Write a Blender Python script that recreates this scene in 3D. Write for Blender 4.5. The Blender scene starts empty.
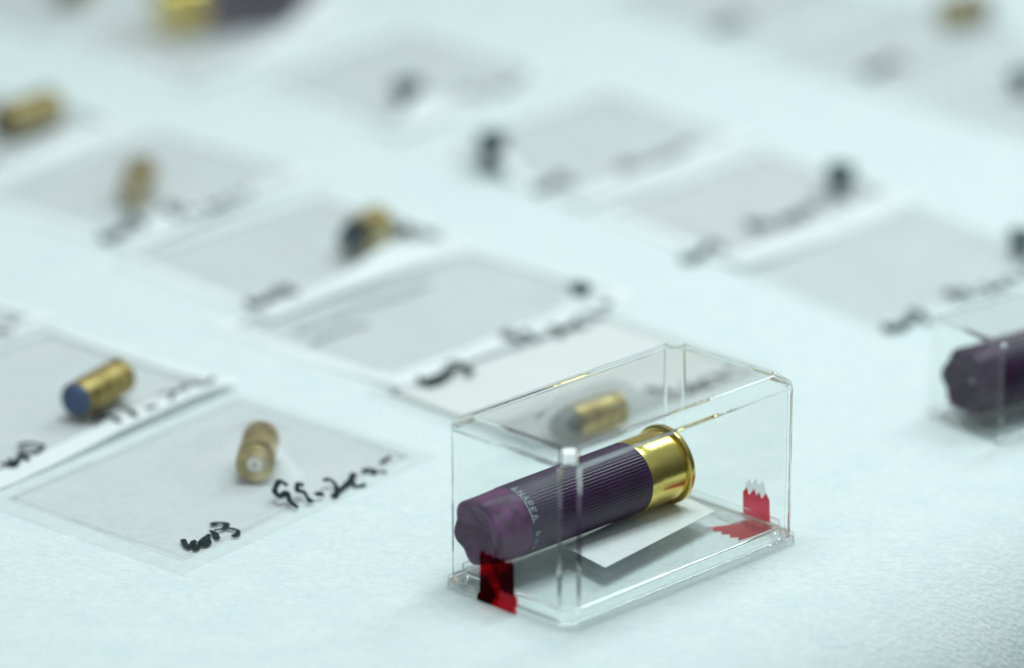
import bpy, bmesh, math, random
from math import sin, cos, pi, radians as R, exp, hypot
from mathutils import Vector, Matrix, noise

random.seed(11)
S = 0.001                                   # everything below is written in millimetres
scene = bpy.context.scene
COL = scene.collection

# ------------------------------------------------------------------ materials
def new_mat(name):
    m = bpy.data.materials.new(name); m.use_nodes = True
    nt = m.node_tree; nt.nodes.clear()
    return m, nt, nt.nodes.new('ShaderNodeOutputMaterial')

def N(nt, kind, **kw):
    n = nt.nodes.new(kind)
    for k, v in kw.items():
        if k in n.inputs: n.inputs[k].default_value = v
        else: setattr(n, k, v)
    return n

def principled(name, color, rough=0.5, metal=0.0, var=0.0, vscale=300.0, bump=0.0, bscale=800.0, spec=0.5,
               rvar=0.0, coat=0.0, color2=None, stretch=None):
    m, nt, out = new_mat(name)
    b = N(nt, 'ShaderNodeBsdfPrincipled')
    b.inputs['Base Color'].default_value = (*color, 1)
    b.inputs['Roughness'].default_value = rough
    b.inputs['Metallic'].default_value = metal
    b.inputs['Specular IOR Level'].default_value = spec
    b.inputs['Coat Weight'].default_value = coat
    tc = N(nt, 'ShaderNodeTexCoord')
    mp = N(nt, 'ShaderNodeMapping')
    if stretch: mp.inputs['Scale'].default_value = stretch
    nt.links.new(tc.outputs['Object'], mp.inputs['Vector'])
    if var or color2 or rvar:
        t = N(nt, 'ShaderNodeTexNoise', Scale=vscale, Detail=4.0)
        nt.links.new(mp.outputs['Vector'], t.inputs['Vector'])
        r = N(nt, 'ShaderNodeValToRGB')
        r.color_ramp.elements[0].position = .3; r.color_ramp.elements[1].position = .7
        c2 = color2 or color
        r.color_ramp.elements[0].color = (*[c*(1-var) for c in color], 1)
        r.color_ramp.elements[1].color = (*[min(1, c*(1+var)) for c in c2], 1)
        nt.links.new(t.outputs['Fac'], r.inputs['Fac'])
        nt.links.new(r.outputs['Color'], b.inputs['Base Color'])
        if rvar:
            mr = N(nt, 'ShaderNodeMapRange')
            mr.inputs['To Min'].default_value = max(0.02, rough-rvar); mr.inputs['To Max'].default_value = rough+rvar
            nt.links.new(t.outputs['Fac'], mr.inputs['Value'])
            nt.links.new(mr.outputs['Result'], b.inputs['Roughness'])
    if bump:
        t2 = N(nt, 'ShaderNodeTexNoise', Scale=bscale, Detail=3.0)
        nt.links.new(mp.outputs['Vector'], t2.inputs['Vector'])
        bp = N(nt, 'ShaderNodeBump', Strength=bump, Distance=0.0004)
        nt.links.new(t2.outputs['Fac'], bp.inputs['Height'])
        nt.links.new(bp.outputs['Normal'], b.inputs['Normal'])
    nt.links.new(b.outputs['BSDF'], out.inputs['Surface'])
    return m

def cloth_material():
    m, nt, out = new_mat('white_paper_cloth')
    b = N(nt, 'ShaderNodeBsdfPrincipled'); b.inputs['Roughness'].default_value = .85
    b.inputs['Specular IOR Level'].default_value = .2
    tc = N(nt, 'ShaderNodeTexCoord')
    mp = N(nt, 'ShaderNodeMapping'); mp.inputs['Rotation'].default_value = (0, 0, R(20)); mp.inputs['Scale'].default_value = (1, 1.5, 1)
    nt.links.new(tc.outputs['Object'], mp.inputs['Vector'])
    f1 = N(nt, 'ShaderNodeTexNoise', Scale=330.0, Detail=6.0, Roughness=.65, Distortion=1.2)
    f2 = N(nt, 'ShaderNodeTexNoise', Scale=60.0, Detail=3.0)
    f3 = N(nt, 'ShaderNodeTexVoronoi', Scale=520.0)
    for f in (f1, f2, f3): nt.links.new(mp.outputs['Vector'], f.inputs['Vector'])
    r = N(nt, 'ShaderNodeValToRGB')
    r.color_ramp.elements[0].position = .32; r.color_ramp.elements[1].position = .66
    r.color_ramp.elements[0].color = (.69, .755, .76, 1); r.color_ramp.elements[1].color = (.82, .85, .85, 1)
    nt.links.new(f1.outputs['Fac'], r.inputs['Fac'])
    r2 = N(nt, 'ShaderNodeValToRGB')
    r2.color_ramp.elements[0].position = .3; r2.color_ramp.elements[1].position = .7
    r2.color_ramp.elements[0].color = (.92, .955, .96, 1); r2.color_ramp.elements[1].color = (1, 1, 1, 1)
    nt.links.new(f2.outputs['Fac'], r2.inputs['Fac'])
    mx = N(nt, 'ShaderNodeMixRGB', blend_type='MULTIPLY'); mx.inputs['Fac'].default_value = 1
    nt.links.new(r.outputs['Color'], mx.inputs['Color1']); nt.links.new(r2.outputs['Color'], mx.inputs['Color2'])
    nt.links.new(mx.outputs['Color'], b.inputs['Base Color'])
    ad = N(nt, 'ShaderNodeMath', operation='ADD')
    nt.links.new(f1.outputs['Fac'], ad.inputs[0]); nt.links.new(f3.outputs['Distance'], ad.inputs[1])
    bp = N(nt, 'ShaderNodeBump', Strength=.34, Distance=0.0006)
    nt.links.new(ad.outputs[0], bp.inputs['Height']); nt.links.new(bp.outputs['Normal'], b.inputs['Normal'])
    nt.links.new(b.outputs['BSDF'], out.inputs['Surface'])
    return m

def acrylic_panel():
    # flat wall of clear acrylic: straight-through transmission plus Fresnel mirror reflection
    m, nt, out = new_mat('clear_acrylic_panel')
    g = N(nt, 'ShaderNodeNewGeometry')
    mr = N(nt, 'ShaderNodeMapRange'); mr.inputs['To Min'].default_value = 1.29; mr.inputs['To Max'].default_value = 1/1.29
    nt.links.new(g.outputs['Backfacing'], mr.inputs['Value'])
    fr = N(nt, 'ShaderNodeFresnel'); nt.links.new(mr.outputs['Result'], fr.inputs['IOR'])
    t = N(nt, 'ShaderNodeBsdfTransparent', Color=(.988, .995, .993, 1))
    gl = N(nt, 'ShaderNodeBsdfGlossy', Roughness=0.015)
    mx = N(nt, 'ShaderNodeMixShader')
    nt.links.new(fr.outputs['Fac'], mx.inputs['Fac']); nt.links.new(t.outputs[0], mx.inputs[1]); nt.links.new(gl.outputs[0], mx.inputs[2])
    nt.links.new(mx.outputs[0], out.inputs['Surface'])
    return m

def acrylic_edge():
    m, nt, out = new_mat('clear_acrylic_edge')
    g = N(nt, 'ShaderNodeBsdfGlass', IOR=1.49, Roughness=0.02, Color=(.985, .996, .993, 1))
    nt.links.new(g.outputs[0], out.inputs['Surface'])
    return m

def film_material(name, fac, color, rough=.3, vscale=25.0, var=.06, gloss=1.0, tint=(.985, .985, .985)):
    # a thin plastic film: part of the light goes straight through, part scatters, some is mirrored
    m, nt, out = new_mat(name)
    tc = N(nt, 'ShaderNodeTexCoord')
    t = N(nt, 'ShaderNodeTexNoise', Scale=vscale, Detail=3.0)
    nt.links.new(tc.outputs['Object'], t.inputs['Vector'])
    mr = N(nt, 'ShaderNodeMapRange'); mr.inputs['From Min'].default_value = .3; mr.inputs['From Max'].default_value = .7
    mr.inputs['To Min'].default_value = max(0, fac-var); mr.inputs['To Max'].default_value = fac+var
    nt.links.new(t.outputs['Fac'], mr.inputs['Value'])
    tr = N(nt, 'ShaderNodeBsdfTransparent', Color=(*tint, 1))
    d = N(nt, 'ShaderNodeBsdfDiffuse', Color=(*color, 1))
    tl = N(nt, 'ShaderNodeBsdfTranslucent', Color=(*color, 1))
    dm = N(nt, 'ShaderNodeMixShader', Fac=.12)
    nt.links.new(d.outputs[0], dm.inputs[1]); nt.links.new(tl.outputs[0], dm.inputs[2])
    mx = N(nt, 'ShaderNodeMixShader')
    nt.links.new(mr.outputs['Result'], mx.inputs['Fac']); nt.links.new(tr.outputs[0], mx.inputs[1]); nt.links.new(dm.outputs[0], mx.inputs[2])
    g = N(nt, 'ShaderNodeNewGeometry')
    mi = N(nt, 'ShaderNodeMapRange'); mi.inputs['To Min'].default_value = 1.45; mi.inputs['To Max'].default_value = 1/1.45
    nt.links.new(g.outputs['Backfacing'], mi.inputs['Value'])
    fr = N(nt, 'ShaderNodeFresnel'); nt.links.new(mi.outputs['Result'], fr.inputs['IOR'])
    fm = N(nt, 'ShaderNodeMath', operation='MULTIPLY'); fm.inputs[1].default_value = gloss
    nt.links.new(fr.outputs[0], fm.inputs[0])
    gl = N(nt, 'ShaderNodeBsdfGlossy', Roughness=rough)
    m2 = N(nt, 'ShaderNodeMixShader')
    nt.links.new(fm.outputs[0], m2.inputs['Fac']); nt.links.new(mx.outputs[0], m2.inputs[1]); nt.links.new(gl.outputs[0], m2.inputs[2])
    nt.links.new(m2.outputs[0], out.inputs['Surface'])
    return m

def tape_material(name, dark, bright, lo, hi, mixf):
    m, nt, out = new_mat(name)
    tc = N(nt, 'ShaderNodeTexCoord')
    t = N(nt, 'ShaderNodeTexNoise', Scale=210.0, Detail=1.0)
    nt.links.new(tc.outputs['Object'], t.inputs['Vector'])
    r = N(nt, 'ShaderNodeValToRGB')
    r.color_ramp.elements[0].position = lo; r.color_ramp.elements[1].position = hi
    r.color_ramp.elements[0].color = (*dark, 1); r.color_ramp.elements[1].color = (*bright, 1)
    nt.links.new(t.outputs['Fac'], r.inputs['Fac'])
    tr = N(nt, 'ShaderNodeBsdfTransparent'); nt.links.new(r.outputs['Color'], tr.inputs['Color'])
    b = N(nt, 'ShaderNodeBsdfPrincipled'); b.inputs['Base Color'].default_value = (.80, .01, .06, 1); b.inputs['Roughness'].default_value = .25
    mx = N(nt, 'ShaderNodeMixShader', Fac=mixf)
    nt.links.new(tr.outputs[0], mx.inputs[1]); nt.links.new(b.outputs[0], mx.inputs[2])
    nt.links.new(mx.outputs[0], out.inputs['Surface'])
    return m

M = {
    'cloth': cloth_material(),
    'panel': acrylic_panel(),
    'edge': acrylic_edge(),
    'film': film_material('grey_clear_film', .075, (.72, .69, .70), gloss=.3, var=.03, rough=.22, tint=(.988, .980, .984)),
    'film_light': film_material('pale_clear_film', .08, (.76, .73, .74), gloss=.3, var=.03, rough=.22, tint=(.985, .972, .974)),
    'cloudy_film': film_material('cloudy_clear_film', .62, (.97, .965, .955), gloss=.2, var=.05),
    'margin': film_material('clear_sealed_film', .24, (.92, .94, .94), rough=.25, var=.08, gloss=.5),
    'lit_white_margin': film_material('lit_white_sealed_film', .9, (.97, .98, .98), rough=.35, var=.05, gloss=.3),  # whiter film; light caught by the lifted edges is put into its colour
    'tape': tape_material('clear_red_tape', (.85, .08, .20), (.95, .20, .34), .35, .68, .30),
    'printed_shaded_tape': tape_material('printed_shaded_red_tape', (.17, .002, .008), (.80, .01, .02), .46, .60, .03),  # dark print blocks, with the shade behind the tape put into the colour
    'ink': principled('black_marker_ink', (.006, .012, .014), .75, var=.3, vscale=500, spec=.15, color2=(.02, .034, .036)),
    'faint_ink': principled('faded_grey_ink', (.42, .46, .46), .6, var=.2, vscale=600),
    'hull': principled('purple_ribbed_plastic', (.020, .0008, .026), .38, var=.25, vscale=160, color2=(.032, .0016, .046), spec=.55, bump=.08, bscale=1500),
    'crimp': principled('purple_smooth_plastic', (.048, .0035, .040), .48, var=.4, vscale=300, color2=(.11, .011, .098), spec=.42, bump=.35, bscale=420),
    'shaded_crimp': principled('shaded_purple_plastic', (.018, .0012, .017), .45, var=.35, vscale=260, color2=(.042, .004, .046), spec=.35, bump=.25, bscale=420),  # crimp plastic darkened: shade on the right-hand shell's end put into the colour
    'print': principled('white_print_and_glint', (.36, .39, .43), .6, var=.6, vscale=1400),  # lettering, and the painted glint at one crimp centre
    'brass': principled('bright_brass', (.72, .55, .13), .2, metal=1, var=.14, vscale=120, color2=(.80, .64, .20), rvar=.08, bump=.06, bscale=500, stretch=(.25, 1, 1)),
    'old_brass': principled('tarnished_brass', (.29, .225, .075), .45, metal=1, var=.4, vscale=180, color2=(.46, .36, .14), rvar=.1, bump=.15, bscale=600),
    'nickel': principled('nickel_primer', (.62, .60, .54), .35, metal=1, var=.15, vscale=300),
    'lead': principled('grey_lead', (.08, .10, .14), .5, metal=.4, var=.4, vscale=260, bump=.3, bscale=500),
    'blue_lead': principled('blue_grey_lead', (.085, .12, .23), .55, metal=.2, var=.3, vscale=260, bump=.25, bscale=500),
    'dark_lead': principled('dark_green_grey_lead', (.06, .10, .105), .6, metal=.2, var=.4, vscale=260, bump=.3, bscale=500),
    'paper': principled('white_label_paper', (.74, .755, .74), .7, var=.05, vscale=400),
}

# ------------------------------------------------------------------ mesh helpers
def link(name, bm, mats, parent=None, smooth=False, matrix=None):
    bmesh.ops.recalc_face_normals(bm, faces=bm.faces)
    for v in bm.verts: v.co = v.co * S
    me = bpy.data.meshes.new(name); bm.to_mesh(me); bm.free()
    if not isinstance(mats, (list, tuple)): mats = [mats]
    for m in mats: me.materials.append(m)
    if smooth:
        for p in me.polygons: p.use_smooth = True
    o = bpy.data.objects.new(name, me); COL.objects.link(o)
    if parent: o.parent = parent
    if matrix: o.matrix_local = matrix
    return o

def thing(name, label, cat, loc=(0, 0, 0), rot=(0, 0, 0), group=None):
    o = bpy.data.objects.new(name, None); COL.objects.link(o)
    o.empty_display_size = .01
    o.location = [c*S for c in loc]; o.rotation_euler = rot
    o['label'] = label; o['category'] = cat
    if group: o['group'] = group
    return o

def ring_faces(bm, a, b, mat=0, closed=True):
    n = len(a); fs = []
    for i in range(n if closed else n-1):
        f = bm.faces.new((a[i], a[(i+1) % n], b[(i+1) % n], b[i])); f.material_index = mat; fs.append(f)
    return fs

def octagon(l, w, c, z):
    h, k = l/2, w/2
    return [(-h, -k+c, z), (-h+c, -k, z), (h-c, -k, z), (h, -k+c, z), (h, k-c, z), (h-c, k, z), (-h+c, k, z), (-h, k-c, z)]

def lathe(bm, prof, seg=48, mat=0, cap0=True, cap1=True, rad=None):
    """prof: list of (x along axis, radius); axis = +x. rad(x, r, phi) may modulate."""
    rings = []
    for x, r in prof:
        ring = []
        for i in range(seg):
            p = 2*pi*i/seg
            rr = rad(x, r, p) if rad else r
            ring.append(bm.verts.new((x, rr*cos(p), rr*sin(p))))
        rings.append(ring)
    for a, b in zip(rings, rings[1:]): ring_faces(bm, a, b, mat)
    if cap0: f = bm.faces.new(rings[0]); f.material_index = mat
    if cap1: f = bm.faces.new(rings[-1]); f.material_index = mat
    return rings

def finish_sharp(o, angle=35):
    me = o.data
    for p in me.polygons: p.use_smooth = True
    bm = bmesh.new(); bm.from_mesh(me)
    for e in bm.edges:
        if len(e.link_faces) == 2 and e.calc_face_angle(0) > R(angle): e.smooth = False
    bm.to_mesh(me); bm.free()

# ------------------------------------------------------------------ tablecloth
EP, ED = Vector((33., -32.)), Vector((cos(R(50)), sin(R(50))))      # where the table top starts to round over, and its direction
EN = Vector((ED.y, -ED.x))
RB = 52.0
def cloth_z(x, y):
    a = noise.noise(Vector((x*.008, y*.008, 1.3)))*.9 + noise.noise(Vector((x*.022, y*.014, 5.1)))*.35
    f = max(0., min(1., (-48-y+max(0, x-20)*1.2)/30.)); f *= f*(3-2*f)
    return a*(.3+.9*f) - .32 - .5*f
def cloth():
    bm = bmesh.new()
    svals = [-420 + 6*i for i in range(262)]
    tvals = [-950 + 14*i for i in range(45)]
    t = tvals[-1]+6
    while t < 420: tvals.append(t); t += 5.5
    rows = []
    for s in svals:
        row = []
        for t in tvals:
            if t <= 0: h, z, nz = t, 0, 1
            elif t < RB*pi/2:
                a = t/RB; h, z, nz = RB*sin(a), RB*(cos(a)-1), cos(a)
            else: h, z, nz = RB, -RB-(t-RB*pi/2), 0
            p = EP + ED*s + EN*h
            w = cloth_z(p.x, p.y)
            if t > RB*.8: h2 = 5*sin(s*.045+1.1*sin(s*.017))*min(1, (t-RB*.8)/150)
            else: h2 = 0
            row.append(bm.verts.new((p.x+EN.x*(h2+w*(1-nz)), p.y+EN.y*(h2+w*(1-nz)), z+w*nz)))
        rows.append(row)
    for a, b in zip(rows, rows[1:]): ring_faces(bm, a, b, 0, False)
    o = link('tablecloth', bm, M['cloth'], smooth=True)
    if o.data.polygons[100].normal.z < 0: o.data.flip_normals()
    o['kind'] = 'structure'
    o['label'] = 'white non-woven paper cloth covering the display table'
cloth()

# ------------------------------------------------------------------ clear boxes
def mark_panels(bm, big):
    for f in bm.faces: f.material_index = 0 if f.calc_area() > big else 1

def box_shell(name, rings_out, rings_in, parent, big, bevel=.35, bevel_inner=True):
    bm = bmesh.new()
    ro = [[bm.verts.new(p) for p in r] for r in rings_out]
    ri = [[bm.verts.new(p) for p in r] for r in rings_in]
    for a, b in zip(ro, ro[1:]): ring_faces(bm, a, b)
    bm.faces.new(ro[-1])
    for a, b in zip(ri, ri[1:]): ring_faces(bm, a, b)
    bm.faces.new(ri[-1])
    ring_faces(bm, ro[0], ri[0])
    bmesh.ops.recalc_face_normals(bm, faces=bm.faces)
    big_faces = {f for f in bm.faces if f.calc_area() > big}
    for f in bm.faces: f.material_index = 0 if f in big_faces else 1
    outer = {v for r in ro for v in r}
    edges = [e for e in bm.edges if e.calc_face_angle(0) > R(20) and (bevel_inner or (e.verts[0] in outer and e.verts[1] in outer))]
    bmesh.ops.bevel(bm, geom=edges, offset=bevel, segments=4, profile=.5, affect='EDGES', clamp_overlap=True, material=1)
    return link(name, bm, [M['panel'], M['edge']], parent)

def display_box(loc, yaw, L, W, H, drop, inset, c, ctop, flange, label, plateau=5.0, wall=1.3, big=60, fl_h=1.6, bevel=.48):
    t = thing('display_box', label, 'display box', loc, (0, 0, yaw), 'clear display boxes holding shotgun shells')
    out = [octagon(L, W, c, fl_h+.08), octagon(L, W, c, H-drop), octagon(L-2*inset, W-2*inset, ctop, H)]
    k = wall
    inn = [octagon(L-2*k, W-2*k, max(.3, c-.6*k), fl_h+.08), octagon(L-2*k, W-2*k, max(.3, c-.6*k), H-drop-.3*k),
           octagon(L-2*inset-1.2*k, W-2*inset-1.2*k, max(.3, ctop-.2), H-k)]
    box_shell('lid', out, inn, t, big, bevel, bevel > .5)
    g = k+.35
    bo = [octagon(L+2*flange, W+2*flange, c, .05), octagon(L+2*flange, W+2*flange, c, fl_h),
          octagon(L-2*g, W-2*g, c, fl_h), octagon(L-2*g-.3, W-2*g-.3, c, plateau)]
    bi = [octagon(L-2*g-2.6, W-2*g-2.6, max(.3, c-.8), .05), octagon(L-2*g-2.8, W-2*g-2.8, max(.3, c-.8), plateau-1.3)]
    box_shell('base', bo, bi, t, 6, .36)
    return t

BYAW = R(45.32)
L0, W0 = 87.2, 45.2
main_box = display_box((.5, .6, 0), BYAW, L0, W0, 47.0, 3.1, 4.1, 3.5, 2.6, .9,
    'large clear plastic display box with chamfered lid and red tape, in the foreground')

def tape_piece(name, parent, pts_rows, th=.09, label=None, m='tape'):
    """a thin strip lofted through rows of points (each row: list of points)."""
    bm = bmesh.new()
    rows = [[bm.verts.new(p) for p in r] for r in pts_rows]
    for a, b in zip(rows, rows[1:]): ring_faces(bm, a, b, 0, False)
    bmesh.ops.recalc_face_normals(bm, faces=bm.faces)
    bmesh.ops.solidify(bm, geom=list(bm.faces), thickness=th)
    o = link(name, bm, M[m], parent)
    if label: o['label'] = label
    return o

# tape on the near short side: lid wall, over the base flange, with a serrated torn top
xl = -L0/2
def serr(y0, y1, n, z, amp, x):
    return [(x, y0+(y1-y0)*(i+(random.uniform(-.3, .3) if 0 < i < 2*n else 0))/(2*n), z+(amp if i % 2 else -amp)*random.uniform(.4, 1.25)) for i in range(2*n+1)]
def flat_row(y0, y1, n, z, x): return [(x, y0+(y1-y0)*i/(2*n), z) for i in range(2*n+1)]
n = 5
tape_piece('seal_tape', main_box, [serr(9.0, -3.2, n, 13.2, .45, xl-.12), flat_row(9.0, -3.3, n, 7, xl-.12), flat_row(9.1, -3.4, n, 2.0, xl-.14),
    flat_row(9.1, -3.4, n, 1.75, xl-.55), flat_row(9.1, -3.4, n, 1.68, xl-1.0), flat_row(9.1, -3.4, n, .1, xl-1.05)],
    label='red tape strip with dark print and painted shade on the near end', m='printed_shaded_tape')
tape_piece('seal_tape', main_box, [serr(1.6, -4.6, 3, 4.6, .3, xl-.35), flat_row(1.5, -4.8, 3, 2.4, xl-.5), flat_row(1.4, -4.9, 3, 1.9, xl-1.1), flat_row(1.2, -5.0, 3, .12, xl-1.22)],
    label='small bright red tape scrap at the foot of the near end')
xr = L0/2
tape_piece('seal_tape', main_box, [serr(-2.6, -12.0, 4, 9.0, .9, xr+.12), flat_row(-2.7, -12.2, 4, 5, xr+.12), flat_row(-2.8, -12.4, 4, 1.9, xr+.14),
    flat_row(-2.8, -12.5, 4, 1.72, xr+1.0), flat_row(-2.8, -12.5, 4, .0, xr+1.05), flat_row(-2.8, -12.6, 4, -.12, xr+.6), flat_row(-2.2, -12.2, 4, -.12, xr-5),
    [(xr-10+(.9 if i % 2 else -.9), 1.0-12.0*i/8, -.12) for i in range(9)]],
    label='bright red tape with a torn top on the far end')
tape_piece('seal_tape', main_box, [serr(-3.4, -10.4, 3, 12.0, 1.0, xr+.2), flat_row(-3.2, -10.8, 3, 8.6, xr+.2)],
    label='clear torn tip of the far tape', m='margin')
bm = bmesh.new()
lab = [(-12.1, 9.4), (-15.1, -7.9), (33.8, -1.7), (36.5, 15.5)]
lo_, hi_ = ([bm.verts.new((*p, z)) for p in lab] for z in (5.02, 5.2))
ring_faces(bm, lo_, hi_); bm.faces.new(lo_); bm.faces.new(hi_)
link('paper_label', bm, M['paper'], main_box)

box2_yaw = R(45)
a2 = Vector((107.4, 86.2))
W2, L2 = 30.2, 78.0
u2 = Vector((cos(R(37.4)), sin(R(37.4)))); v2 = Vector((-u2.y, u2.x))
ctr2 = a2 + u2*(L2/2) + v2*(W2/2)
box_2 = display_box((ctr2.x, ctr2.y, 0), R(37.4), L2, W2, 29.6, .9, .9, .9, .7, .05,
    'small clear plastic display box cut off by the right edge of the photo', plateau=2.2, wall=1.2, big=150, fl_h=1.2, bevel=.6)

# ------------------------------------------------------------------ shotgun shells
def shotgun_shell(front, yaw, length, r, rim, label, text=True, pitch=0.0, roll=0.0, painted_shading=False):
    """front = centre of the crimped end; axis +x towards the brass head."""
    t = thing('shotgun_shell', label, 'shotgun shell', front, (roll, -pitch, yaw), 'purple shotgun shells')
    head = 14.6; x1 = length-head
    # ribbed hull with the folded crimp at the front
    bm = bmesh.new()
    ribs = 66; seg = ribs*4; cl = 11.6
    def rad(x, rr, p):
        lob = .5+.5*cos(6*p+1.9)
        k = max(0., min(1., 1-x/cl))
        d = rr*(1 - .12*k**1.6*(1-lob) - .018*k*(.5+.5*cos(3*p+1.1)))
        if x < cl: d += k*.45*noise.noise(Vector((cos(p)*2.2+3, sin(p)*2.2+yaw, x*.22)))
        if x > cl+.2:
            d += .16*max(0., 1-abs(((p*ribs/(2*pi)) % 1)-.5)*3.2) - .05
        return d
    side = [(0.9, r*.955), (1.8, r*.985), (3.5, r*1.0), (6, r*.995), (8.5, r*.985), (10.6, r*.98), (cl, r*.975), (cl+.25, r*.985), (cl+1.2, r*.985)]
    side += [(cl+1.2+(x1-cl-1.2)*i/10, r*(.985+.015*i/10)) for i in range(1, 11)]
    rings = lathe(bm, side, seg, 0, cap0=False, cap1=False, rad=rad)
    for f in bm.faces:
        if f.calc_center_median().x < cl: f.material_index = 1
    # crimped face: six pleats falling into a dished centre
    prev = rings[0]
    for q, x in ((.97, .35), (.9, .0), (.8, .12), (.66, .9), (.5, 1.7), (.34, 2.5), (.2, 3.2), (.1, 3.8)):
        ring = []
        for i in range(seg):
            p = 2*pi*i/seg
            pl = .5+.5*cos(6*p+1.9)
            sharp = pl**.5
            rr = r*.955*q*(1 - .12*(1-pl) - .018*(.5+.5*cos(3*p+1.1)))
            xx = x + (1-sharp)*.9*min(1, (1-q)*6+.25)*(1 if q > .15 else .3) + .5*noise.noise(Vector((cos(p)*q*2.5, sin(p)*q*2.5, yaw+7)))*(1-q)*2
            ring.append(bm.verts.new((xx, rr*cos(p), rr*sin(p))))
        ring_faces(bm, prev, ring, 1); prev = ring
    f = bm.faces.new(prev); f.material_index = 2 if painted_shading else 1  # pale centre face stands in for a highlight in the crimp's hole
    hull = link('hull', bm, [M['hull'], M['shaded_crimp'] if painted_shading else M['crimp'], M['print']], t, smooth=True)
    # brass head
    bm = bmesh.new()
    rb = r*1.015
    prof = [(x1-.05, r*.97), (x1-.1, rb-.12), (x1+.1, rb), (x1+4, rb*1.004), (length-3.2, rb*1.012), (length-2.3, rb*1.012), (length-1.9, rb*1.0), (length-1.7, rim-.25), (length-1.5, rim),
            (length-.4, rim), (length-.12, rim-.15), (length, rim-.5), (length, 4.2)]
    lathe(bm, prof, 96, 0, True, True)
    hd = link('brass_head', bm, M['brass'], t); finish_sharp(hd, 50)
    bm = bmesh.new()
    lathe(bm, [(length-.1, 3.9), (length+.06, 3.9), (length+.1, 3.6), (length+.02, 1.2), (length-.15, .5)], 32)
    pr = link('primer', bm, M['nickel'], hd); finish_sharp(pr)
    if text:
        bm = bmesh.new()
        rt = r*.985+.16
        def P(x, ph): return Vector((x, -rt*cos(ph), rt*sin(ph)))
        def stroke(pts, w=.3):
            for (xa, pa), (xb, pb) in zip(pts, pts[1:]):
                d = Vector((xb-xa, (pb-pa)*rt)); 
                if d.length < 1e-6: continue
                d.normalize(); nx, np_ = -d.y*w/2, d.x*w/2/rt
                steps = max(1, int(abs(pb-pa)*rt/.5))
                for i in range(steps):
                    f0, f1 = i/steps, (i+1)/steps
                    xa_, pa_ = xa+(xb-xa)*f0, pa+(pb-pa)*f0; xb_, pb_ = xa+(xb-xa)*f1, pa+(pb-pa)*f1
                    q = [P(xa_+nx, pa_+np_), P(xa_-nx, pa_-np_), P(xb_-nx, pb_-np_), P(xb_+nx, pb_+np_)]
                    bm.faces.new([bm.verts.new(v) for v in q])
        # worn lettering round the mouth of the hull
        glyphs = [
            [[(0, 0), (0, .9)], [(0, 0), (2.2, .2)], [(0, .5), (1.2, .5)]],
            [[(0, 0), (2.1, .1)], [(0, .95), (2.1, 1.0)], [(1.1, 0), (1.0, .95)]],
            [[(0, 0), (2.4, .5)], [(2.4, .5), (0, 1.0)], [(.8, .2), (.8, .85)]],
            [[(0, 0), (2.2, .0)], [(2.2, 0), (2.1, .75)], [(2.1, .75), (1.1, .7)], [(1.1, .7), (1.1, 0)]],
            [[(0, 0), (0, .9)], [(0, 0), (2.1, 0)], [(1.1, 0), (1.1, .7)], [(2.1, 0), (2.1, .9)]],
            [[(0, 0), (2.2, .4)], [(0, .9), (2.2, .4)]],
        ]
        ph = R(84)
        for gl in glyphs:
            for st in gl: stroke([(cl+.35+x*.95, ph - y*1.35/rt) for x, y in st], .29)
            ph -= 1.95/rt
        stroke([(cl+.25, R(84)), (cl+.3, R(40))], .3); stroke([(cl+.3, R(38)), (cl+.4, R(14))], .36)
        ph = R(-2)
        for wd in (1.5, 1.1, 1.0):
            stroke([(cl+1.0, ph), (cl+1.0+wd, ph-.02)], .34); stroke([(cl+1.0, ph-.06), (cl+.8+wd*.7, ph-.10)], .3)
            ph -= 2.4/rt
        pt = link('printed_text', bm, M['print'], hull)
        return t

RS = 9.55
fa = Vector((-37.1, -15.6))
shotgun_shell((-37.9, -16.3, 14.5), R(43.0), 69.4, RS, 10.9,
    'purple ribbed shotgun shell with worn white lettering inside the large clear box', pitch=R(1.15))
c2 = ctr2 - u2*(L2/2-1.5) + v2*2.4
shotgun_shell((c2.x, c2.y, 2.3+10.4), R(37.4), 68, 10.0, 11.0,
    'purple shotgun shell lying in the small clear box at the right edge', text=False, roll=R(20), painted_shading=True)
far_shell = shotgun_shell((-102.5, 531.8, .6+11.2), R(26+180), 60, 10.2, 11.4,
    'blurred purple shotgun shell with brass head in the far bag at the top left', text=False)

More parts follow.
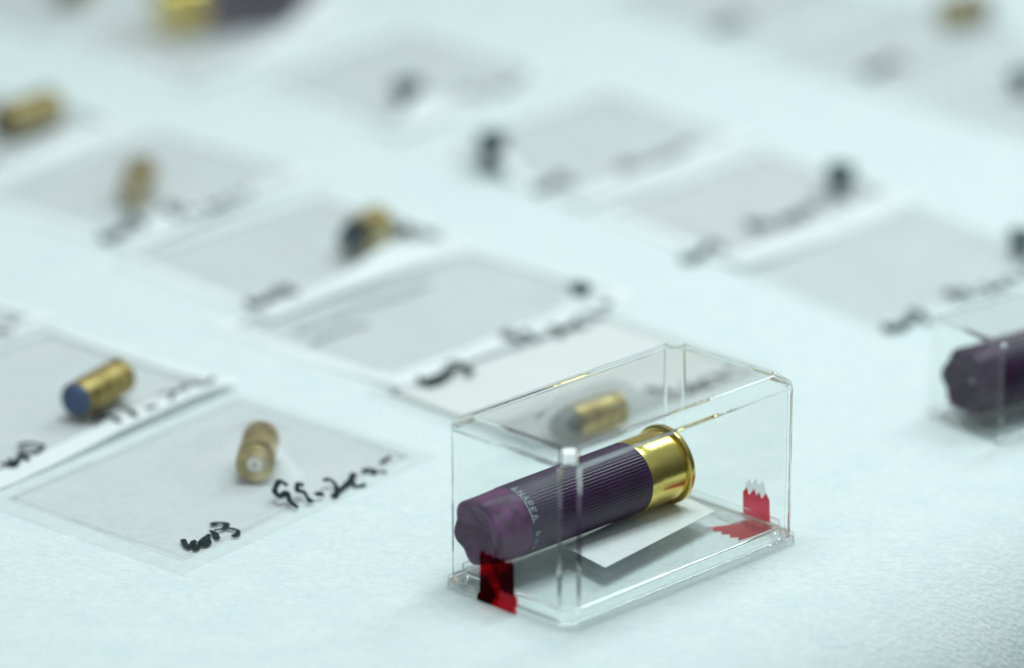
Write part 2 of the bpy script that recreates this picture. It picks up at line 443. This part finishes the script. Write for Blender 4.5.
# ------------------------------------------------------------------ cartridges and bullets
def cartridge(mid, ang, label, length=20.0, r=5.0, bullet=None, z=None, brass='old_brass', group='brass cartridges in evidence bags', blen=0.0):
    """axis +x towards the base (primer)."""
    zc = (r+.45) if z is None else z
    t = thing('cartridge', label, 'cartridge', (mid[0], mid[1], zc), (0, 0, R(ang)), group)
    h = length/2
    bm = bmesh.new()
    m0 = -h+blen
    prof = [(m0+6, r-.7), (m0+.1, r-.45), (m0, r-.3), (m0+.1, r-.05), (m0+.3, r-.02), (h-4.2, r+.03), (h-3.2, r+.03), (h-2.7, r-.65), (h-1.7, r-.65), (h-1.4, r+.02), (h-1.2, r+.06), (h-.25, r+.06), (h, r-.2), (h, 2.3), (h-.15, 2.25)]
    lathe(bm, prof, 48, 0, True, True)
    c = link('case', bm, M[brass], t); finish_sharp(c, 40)
    bm = bmesh.new()
    lathe(bm, [(h-.3, 2.2), (h-.02, 2.2), (h+.04, 2.0), (h+.04, .9), (h-.2, .5)], 28)
    p = link('primer', bm, M['nickel'], t); finish_sharp(p)
    if bullet:
        bm = bmesh.new()
        rb = r-.42
        if bullet == 'flat':
            prof = [(m0+4, rb), (-h+1.0, rb), (-h+.4, rb-.25), (-h, rb-.8), (-h+.15, rb*.4)]
        else:
            prof = [(m0+4, rb), (m0-1.5, rb*.97), (m0-4, rb*.82), (m0-6, rb*.55), (m0-6.8, rb*.25)]
        lathe(bm, prof, 40)
        b = link('bullet', bm, M['blue_lead' if bullet == 'flat' else 'dark_lead'], t); finish_sharp(b, 40)
    return t

def slug(mid, r, label, mat='dark_lead', seed=0, tall=1.0):
    """a spent, mushroomed lead bullet standing on its base."""
    t = bmesh.new()
    def rad(x, rr, p):
        return rr*(1+.16*noise.noise(Vector((cos(p)*1.3+seed, sin(p)*1.3, x*.35))))
    prof = [(0, r*.7), (.4, r*.78), (r*.9*tall, r*.8), (r*1.2*tall, r*1.0), (r*1.5*tall, r*1.12), (r*1.75*tall, r*1.0), (r*1.85*tall, r*.6), (r*1.7*tall, r*.25)]
    lathe(t, prof, 36, 0, True, True, rad)
    bmesh.ops.rotate(t, verts=t.verts, cent=(0, 0, 0), matrix=Matrix.Rotation(R(-90), 3, 'Y'))
    o = link('spent_bullet', t, M[mat], None, smooth=True)
    o.location = (mid[0]*S, mid[1]*S, .55*S); o.rotation_euler = (R(4), R(-6), seed)
    o['label'] = label; o['category'] = 'bullet'; o['group'] = 'spent bullets in evidence bags'
    return o

# ------------------------------------------------------------------ evidence bags
WMB = [[(16.7,15.0),(13.4,9.8),(17.9,12.0),(13.9,7.8),(17.8,9.4)],[(16.9,9.4),(22.5,11.4),(17.6,8.4),(19.1,7.7),(23.9,12.2)],[(26.0,13.6),(25.5,11.5),(23.1,7.8)],
       [(29.2,16.3),(31.9,14.9),(32.2,12.8),(29.1,11.4),(26.8,12.6)],[(29.9,12.0),(30.8,9.1),(30.8,7.3),(28.0,5.5),(27.2,6.5)]]
NUM = [[(57.4,12.6),(56.7,15.0),(53.3,13.8),(52.9,11.4),(55.2,11.2),(53.3,8.0),(52.7,4.7)],[(61.4,10.2),(60.4,11.5),(58.4,9.8),(59.4,8.6),(58.4,6.1),(57.9,4.0)],[(61.3,6.0),(63.9,4.9)],
       [(68.6,9.2),(71.1,8.8),(69.6,5.0),(66.0,2.6),(66.1,3.9)],[(67.4,3.7),(74.0,5.0),(81.3,8.4),(78.0,6.9),(75.4,3.2),(78.3,2.2),(76.3,1.9)],[(84.5,8.5),(87.3,7.8),(86.9,5.4),(85.0,5.6)],[(88.1,5.2),(89.1,3.1)],[(93.2,8.9),(98.3,9.6)]]
NUM2 = [[(63.1,16.4),(61.9,18.1),(58.0,15.7),(57.2,13.2),(60.9,14.4),(59.9,10.7),(58.4,6.6)],[(67.6,15.5),(67.4,12.5),(64.0,5.3)],[(69.4,6.9),(73.6,6.3)],[(80.4,12.4),(83.6,12.0),(83.6,9.5),(78.8,5.7)],[(82.8,9.2),(88.5,10.6),(92.1,12.3),(88.4,8.1)],[(94.4,11.2),(94.6,7.6),(97.6,7.5),(103.0,10.9)]]
WMB2 = [[(17.6,14.6),(17.4,10.3),(21.0,12.4)],[(20.8,14.9),(18.3,9.9),(23.6,13.5),(26.3,14.6),(23.2,9.5)],[(29.1,19.4),(30.7,19.6),(33.1,18.7),(33.8,14.7),(32.7,13.1),(28.5,11.7),(27.3,13.3)]]

def shift(strokes, du, dv, k=1.0):
    us_ = [p[0] for s in strokes for p in s]; vs_ = [p[1] for s in strokes for p in s]
    u0 = (min(us_)+max(us_))/2; v0 = (min(vs_)+max(vs_))/2
    return [[(du+(u-u0)*k, dv+(v-v0)*k) for u, v in s] for s in strokes]

def evidence_bag(B, ua, va, La, Lb, label, writing, bump=None, z0=.5, lift=0.0, film='film', margin='margin', mw=(6, 7, 5, 5), faint=None, ink_w=2.7):
    """B = the corner nearest the camera; u runs along the written edge (angle ua), v into the row (angle va).
    bump = (u, v, half length u/v radius, height) where the film drapes over what the bag holds."""
    t = thing('evidence_bag', label, 'evidence bag', (B[0], B[1], 0), (0, 0, 0), 'evidence bags laid out in rows')
    U = Vector((cos(R(ua)), sin(R(ua)))); V = Vector((cos(R(va)), sin(R(va))))
    sd = B[0]*.013+B[1]*.007
    def h(u, v):
        e = min(u, La-u, v, Lb-v); k = max(0., min(1., e/9.0)); k = k*k*(3-2*k)
        z = z0*.5 + .15*k + .45*k*(.5+noise.noise(Vector((u*.035+sd, v*.035, sd))))
        z += .5*abs(noise.noise(Vector((u*.09+sd, v*.03, sd+3)))) + .12*noise.noise(Vector((u*.05, v*.05, sd+9)))*1.0
        if lift:
            z += .75*lift*exp(-(v/13.)**2)*(.55+.45*sin(u*.045+sd)) 
        top = 0.
        for bu, bv, rad_, hh in (bump or ()):
            d = hypot(u-bu, v-bv)
            top = max(top, 1.12*hh*exp(-(d/(rad_*1.3))**2))
        top *= max(0., min(1., v/6.))
        q = U*u + V*v
        z += top + cloth_z(q.x+B[0], q.y+B[1]) + .05
        return max(-.2, z)
    def P(u, v, dz=0.0):
        q = U*u + V*v
        return Vector((q.x, q.y, h(u, v)+dz))
    def sheet(bm, us, vs, drop=0.0):
        return [[bm.verts.new(P(u, v, -drop)) for v in vs] for u in us]
    def lin(a, b, step):
        n_ = max(1, int(round((b-a)/step))); return [a+(b-a)*i/n_ for i in range(n_+1)]
    ml, mb, mr, mt = mw
    # film: upper sheet and lower sheet of the pouch, closed round the rim
    bm = bmesh.new()
    us, vs = lin(ml, La-mr, 3), lin(mb, Lb-mt, 3)
    g = sheet(bm, us, vs)
    for p, q in zip(g, g[1:]): ring_faces(bm, p, q, 0, False)
    def low(i, j):                                        # the lower sheet stays flat on the cloth and is welded to the upper one at the rim
        q = U*us[i]+V*vs[j]; zz = h(us[i], vs[j])
        return bm.verts.new((q.x, q.y, min(zz-.08, cloth_z(q.x+B[0], q.y+B[1])+.12)))
    n_, m_ = len(us), len(vs)
    f = [[g[i][j] if i in (0, n_-1) or j in (0, m_-1) else low(i, j) for j in range(m_)] for i in range(n_)]
    for p, q in zip(f, f[1:]): ring_faces(bm, p, q, 0, False)
    link('film', bm, M[film], t, smooth=True)
    # heat-sealed margin running round the pouch
    bm = bmesh.new()
    def strip(us_, vs_):
        g = [[bm.verts.new(P(u, v)) for v in vs_] for u in us_]
        for a, b in zip(g, g[1:]): ring_faces(bm, a, b, 0, False)
    strip(lin(0, La, 3), lin(0, mb, 1.75)); strip(lin(0, La, 3), lin(Lb-mt, Lb, 2.5))
    strip(lin(0, ml, 2), lin(mb, Lb-mt, 3)); strip(lin(La-mr, La, 2.5), lin(mb, Lb-mt, 3))
    bmesh.ops.remove_doubles(bm, verts=bm.verts, dist=.01)
    link('sealed_margin', bm, M[margin], t, smooth=True)
    # marker writing, a raised ribbon that follows the film
    dz = .38 if lift else .14
    def ribbon(strokes, width, mat, name):
        bm = bmesh.new()
        for st in strokes:
            pts = []
            for i in range(len(st)-1):
                p0 = Vector(st[max(0, i-1)]); p1 = Vector(st[i]); p2 = Vector(st[i+1]); p3 = Vector(st[min(len(st)-1, i+2)])
                for k in range(5):
                    a = k/5
                    pts.append(.5*((2*p1)+(p2-p0)*a+(2*p0-5*p1+4*p2-p3)*a*a+(3*p1-p0-3*p2+p3)*a**3))
            pts.append(Vector(st[-1]))
            va_ = []
            for i, p in enumerate(pts):
                d = (pts[min(i+1, len(pts)-1)]-pts[max(0, i-1)])
                d = d.normalized() if d.length > 1e-6 else Vector((1, 0))
                w = width*(.75+.45*noise.noise(Vector((p.x*.5, p.y*.5, sd))))/2
                if i == 0 or i == len(pts)-1: w *= .55
                nn = Vector((-d.y, d.x))*w
                A, B_ = p+nn, p-nn
                va_.append((bm.verts.new(P(A.x, A.y, dz)), bm.verts.new(P(B_.x, B_.y, dz))))
            for (a, b), (c, d) in zip(va_, va_[1:]): bm.faces.new((a, b, d, c))
        o = link(name, bm, mat, t)
        sm = o.modifiers.new('thickness', 'SOLIDIFY'); sm.thickness = .08*S; sm.offset = 0
        return o
    for w in writing: ribbon(w, ink_w, M['ink'], 'handwriting')
    if faint: 
        o = ribbon(faint, 2.2, M['faint_ink'], 'handwriting'); o['label'] = 'faded grey lines of writing'
    def to_local(x, y):
        q = Vector((x-B[0], y-B[1])); det = U.x*V.y-U.y*V.x
        return ((q.x*V.y-q.y*V.x)/det, (U.x*q.y-U.y*q.x)/det)
    return t

def loc_uv(B, ua, va, x, y):
    U = Vector((cos(R(ua)), sin(R(ua)))); V = Vector((cos(R(va)), sin(R(va))))
    q = Vector((x-B[0], y-B[1])); det = U.x*V.y-U.y*V.x
    return ((q.x*V.y-q.y*V.x)/det, (U.x*q.y-U.y*q.x)/det)

def bag(B, ua, va, La, Lb, label, marks, item=None, ih=11.5, ir=12.5, **kw):
    """marks: list of (strokes, world x, world y, scale) ; item: list of world (x, y) the film drapes over."""
    wr = []
    for st, x, y, k in marks:
        if x is None: wr.append(st)
        else:
            u, v = loc_uv(B, ua, va, x, y); wr.append(shift(st, u, v, k))
    bp = [(*loc_uv(B, ua, va, *q), ir, ih) for q in (item or [])]
    return evidence_bag(B, ua, va, La, Lb, label, wr, bump=bp, **kw)

# nearest row, left of the large box
bag((-114, -8), 53, 139, 108, 78, 'clear evidence bag nearest the camera, with WMB and a number in black marker',
    [(WMB, None, 0, 1), (NUM, None, 0, 1)], [(-98, 63), (-98, 71)], ih=11.2, ir=12, ink_w=2.0, z0=.2, margin='margin', mw=(7, 6, 5, 5))
cartridge((-98.1, 66.5), 268, 'short brass cartridge case in the nearest bag, its pale primer facing the camera', length=20, r=5.2)
bag((-168.6, 50.3), 53, 138, 95+8, 82, 'clear evidence bag with a bright curled white edge, overlapping the nearest bag',
    [([[(u-3.2, v-2.6) for u, v in q] for q in WMB2], None, 0, 1), ([[(u-3.2, v-2.6) for u, v in q] for q in NUM2], None, 0, 1)], ink_w=2.3, z0=.7, lift=4.2, margin='lit_white_margin', mw=(5, 8.5, 5, 5))
cartridge((-146.2, 114), 62, 'brass cartridge with a flat blue-grey lead tip, on the bag with the curled edge', length=24, r=5.3, bullet='flat', blen=1.2, z=6.4)
bag((-223, 112), 53, 138, 97, 82, 'clear evidence bag at the left edge with only the end of its number showing',
    [(NUM[5:], -178.1, 179.5, 1)], z0=.7, lift=1.6, margin='lit_white_margin')

# second row
bag((-20, 72), 46, 133, 102, 76, 'clear evidence bag seen through the lid of the large box', [(NUM, 24.5, 136.1, .75)], [(-12, 88), (-6.5, 94), (-1, 99)], ih=13, ir=13,
    z0=.4, film='cloudy_film', margin='margin')
cartridge((-6.5, 94), 43, 'brass cartridge with a dark tip seen through the lid of the large box', length=21, r=5.0, bullet='round', blen=3)
bag((-60, 130), 49, 138, 110, 80, 'clear evidence bag with faded grey lines of writing and a small dark bullet', [(WMB, -48.4, 140.3, 1), (NUM, -12.5, 186.7, 1)],
    [(-7.8, 204)], ih=4.5, ir=7, z0=.4, margin='lit_white_margin', mw=(6, 9, 5, 5), lift=1.6,
    faint=[[(14, 58), (30, 57), (46, 58), (62, 57), (76, 58)], [(10, 47), (22, 48), (36, 47)]])
slug((-7.8, 204.2), 3.1, 'small dark bullet at the right end of the bag with faded grey lines', seed=1.0, tall=1.2)
bag((-100, 188), 49, 132, 95, 80, 'clear evidence bag holding the cartridge with a navy lead tip', [(WMB, -102, 208.8, 1), (NUM, -63.6, 257, .85)],
    [(-78, 253), (-74, 261)], z0=.6, lift=2.8, margin='lit_white_margin', mw=(6, 11, 5, 5))
cartridge((-75, 259), 66, 'blurred brass cartridge with a dark navy lead tip, behind the bag with faded grey lines', length=22, r=5.4, bullet='round', blen=4, brass='brass')
bag((-146.5, 255), 55, 138, 100, 82, 'blurred clear evidence bag holding a plain brass case, behind the bag of the navy-tipped cartridge', [(WMB, -152.6, 273.1, .95), (NUM, -124.5, 300, .9)],
    [(-150, 306), (-150, 315)], z0=.6, lift=2.8, margin='lit_white_margin', mw=(6, 11, 5, 5))
cartridge((-150, 310.5), 268, 'blurred plain brass case lying end-on in the bag behind the navy-tipped cartridge', length=22, r=5.6)
bag((-208, 307), 57, 138, 97, 84, 'blurred clear evidence bag at the left edge holding a large brass case', [(NUM[:3], -205, 345, .8)], [(-196, 380), (-190, 388)],
    z0=.6, lift=1.0, margin='lit_white_margin', mw=(6, 9, 5, 5))
cartridge((-193.3, 383.1), 55, 'blurred brass case at the left edge, lying lengthwise above a white bag border', length=25, r=6.4)

# third row
bag((81, 178), 45, 125, 92, 74, 'empty-looking grey evidence bag just behind the small clear box', [(WMB, 89.5, 188.5, .95), (NUM, 120.1, 223.8, .85)], [(130.7, 252)], ih=6, ir=8,
    z0=.4, margin='margin', film='film')
slug((130.7, 252.4), 4.2, 'dark bullet cut off by the right edge behind the small clear box', seed=2.2)
bag((44, 236), 49, 128, 93, 78, 'blurred clear evidence bag behind the grey one, with a dark bullet at its right end', [(WMB, 30.9, 254, .95), (NUM, 61, 292.6, .8)], [(78, 315)], ih=7, ir=8,
    z0=.6, lift=2.8, margin='lit_white_margin', mw=(6, 12, 5, 5), film='film_light')
slug((78, 314), 4.6, 'blurred dark green bullet standing beside the number on its bag, right of centre', seed=3.1, tall=1.2)
bag((-5, 298), 51, 128, 98, 84, 'blurred clear evidence bag at the top centre with the tallest dark bullet at its left', [(WMB, -15.6, 324.6, .9), (NUM, 21.2, 355.7, .8)], [(-34.7, 340)], ih=8, ir=8,
    z0=.6, lift=2.6, margin='lit_white_margin', mw=(6, 12, 5, 5))
slug((-34.7, 339), 4.9, 'tallest blurred dark bullet, at the left of the top centre bag', seed=4.4, tall=1.5)
bag((-66, 376), 55, 130, 96, 88, 'blurred clear evidence bag with a bullet at its left, farthest back at the top centre', [(NUM, -32.7, 439, .8)], [(-63.7, 408)], ih=8, ir=8,
    z0=.6, lift=2.6, margin='lit_white_margin', mw=(6, 12, 5, 5))
slug((-63.7, 407), 4.9, 'blurred teal-grey bullet in the farthest bag at the top centre', seed=5.0, tall=1.3)
bag((-139, 434), 58, 130, 100, 90, 'blurred evidence bag at the top left holding a purple shotgun shell', [], [(-140, 514), (-125, 521), (-110, 528)], ih=19, ir=17,
    z0=.6, lift=2.0, margin='lit_white_margin', mw=(6, 10, 5, 5), film='film_light')
bag((-200, 498), 57, 132, 98, 88, 'faint evidence bag in the top left corner, its brass case almost out of frame', [], [(-193, 556)], z0=.5, margin='margin')
cartridge((-193, 556), 80, 'greenish brass case in the top left corner, almost out of frame', length=22, r=5.4)

# fourth row, top right
bag((56, 487), 52, 130, 96, 86, 'blurred evidence bag at the top with only short dark initials', [(WMB, 51.1, 521.8, 1.1)], z0=.4, margin='margin')
bag((107, 420), 50, 130, 97, 82, 'blurred evidence bag at the top right holding a dark-tipped brass cartridge', [(WMB, 103.6, 464.4, 1.15)], [(135, 517), (142, 524)], z0=.5, margin='margin')
cartridge((139, 521), 221, 'blurred brass cartridge with a dark round tip at the top right', length=20, r=5.6, bullet='round', blen=3)
bag((158, 356), 50, 130, 97, 82, 'blurred evidence bag cut off by the right edge, behind the small box and its neighbours', [], [(151, 430)], ih=7, ir=8, z0=.4, margin='margin')
slug((151, 430), 4.6, 'blurred dark bullet cut off by the right edge, in the upper part of the photo', seed=6.3)

# ------------------------------------------------------------------ light: a ceiling lamp above the table and the dim room round it
def ceiling_lamp(loc, sx, sy, watts, color):
    ld = bpy.data.lights.new('ceiling_lamp', 'AREA'); ld.shape = 'RECTANGLE'; ld.size = sx; ld.size_y = sy
    ld.energy = watts*1.03; ld.color = color
    lo = bpy.data.objects.new('ceiling_lamp', ld); COL.objects.link(lo)
    lo.location = loc
    lo.rotation_euler = (Vector((0, .02, 0))-Vector(loc)).to_track_quat('-Z', 'Y').to_euler()
ceiling_lamp((.03, .06, 1.12), .55, .42, 7.6, (.86, 1.0, 1.01))
ceiling_lamp((.40, .60, .82), .25, .32, 2.7, (.85, 1.0, 1.02))

w = bpy.data.worlds.new('World'); scene.world = w; w.use_nodes = True
nt = w.node_tree; nt.nodes.clear()
out = nt.nodes.new('ShaderNodeOutputWorld'); bg = nt.nodes.new('ShaderNodeBackground')
tc = nt.nodes.new('ShaderNodeTexCoord'); sp = nt.nodes.new('ShaderNodeSeparateXYZ')
nt.links.new(tc.outputs['Generated'], sp.inputs[0])
def room_ramp(stops):
    cr = nt.nodes.new('ShaderNodeValToRGB'); e = cr.color_ramp.elements
    e[0].position, e[0].color = stops[0][0], (*stops[0][1], 1); e[1].position, e[1].color = stops[-1][0], (*stops[-1][1], 1)
    for p, c in stops[1:-1]:
        x = e.new(p); x.color = (*c, 1)
    nt.links.new(sp.outputs['Z'], cr.inputs['Fac'])
    return cr
near = room_ramp([(0, (.06, .065, .06)), (.35, (.13, .15, .145)), (.6, (.32, .39, .39)), (1, (.38, .46, .46))])     # dim room behind the camera
far = room_ramp([(0, (.30, .29, .25)), (.4, (.44, .43, .38)), (.6, (.36, .41, .41)), (1, (.38, .46, .46))])         # pale wall beyond the table
mr = nt.nodes.new('ShaderNodeMapRange'); mr.inputs['From Min'].default_value = .3; mr.inputs['From Max'].default_value = .8
nt.links.new(sp.outputs['Y'], mr.inputs['Value'])
mx = nt.nodes.new('ShaderNodeMixRGB'); nt.links.new(mr.outputs['Result'], mx.inputs['Fac'])
nt.links.new(near.outputs['Color'], mx.inputs['Color1']); nt.links.new(far.outputs['Color'], mx.inputs['Color2'])
nt.links.new(mx.outputs['Color'], bg.inputs['Color']); bg.inputs['Strength'].default_value = 1.0
nt.links.new(bg.outputs[0], out.inputs['Surface'])

# ------------------------------------------------------------------ camera
cd = bpy.data.cameras.new('camera'); cam = bpy.data.objects.new('camera', cd); COL.objects.link(cam)
cam.location = (-28.4205*S, -1085.525*S, 447.388*S)
cam.rotation_euler = (R(90-19.4873), 0, 0)
cd.sensor_width = 36; cd.lens = 158.203
cd.clip_start = .01; cd.clip_end = 20
cd.dof.use_dof = True; cd.dof.focus_distance = 1.174; cd.dof.aperture_fstop = 4.2; cd.dof.aperture_blades = 8
scene.camera = cam

scene.view_settings.view_transform = 'Standard'; scene.view_settings.look = 'None'
scene.view_settings.exposure = 0; scene.view_settings.gamma = 1
cy = scene.cycles
cy.max_bounces = 28; cy.transmission_bounces = 24; cy.transparent_max_bounces = 64; cy.glossy_bounces = 10; cy.diffuse_bounces = 4
cy.use_denoising = True
cy.sample_clamp_indirect = 8
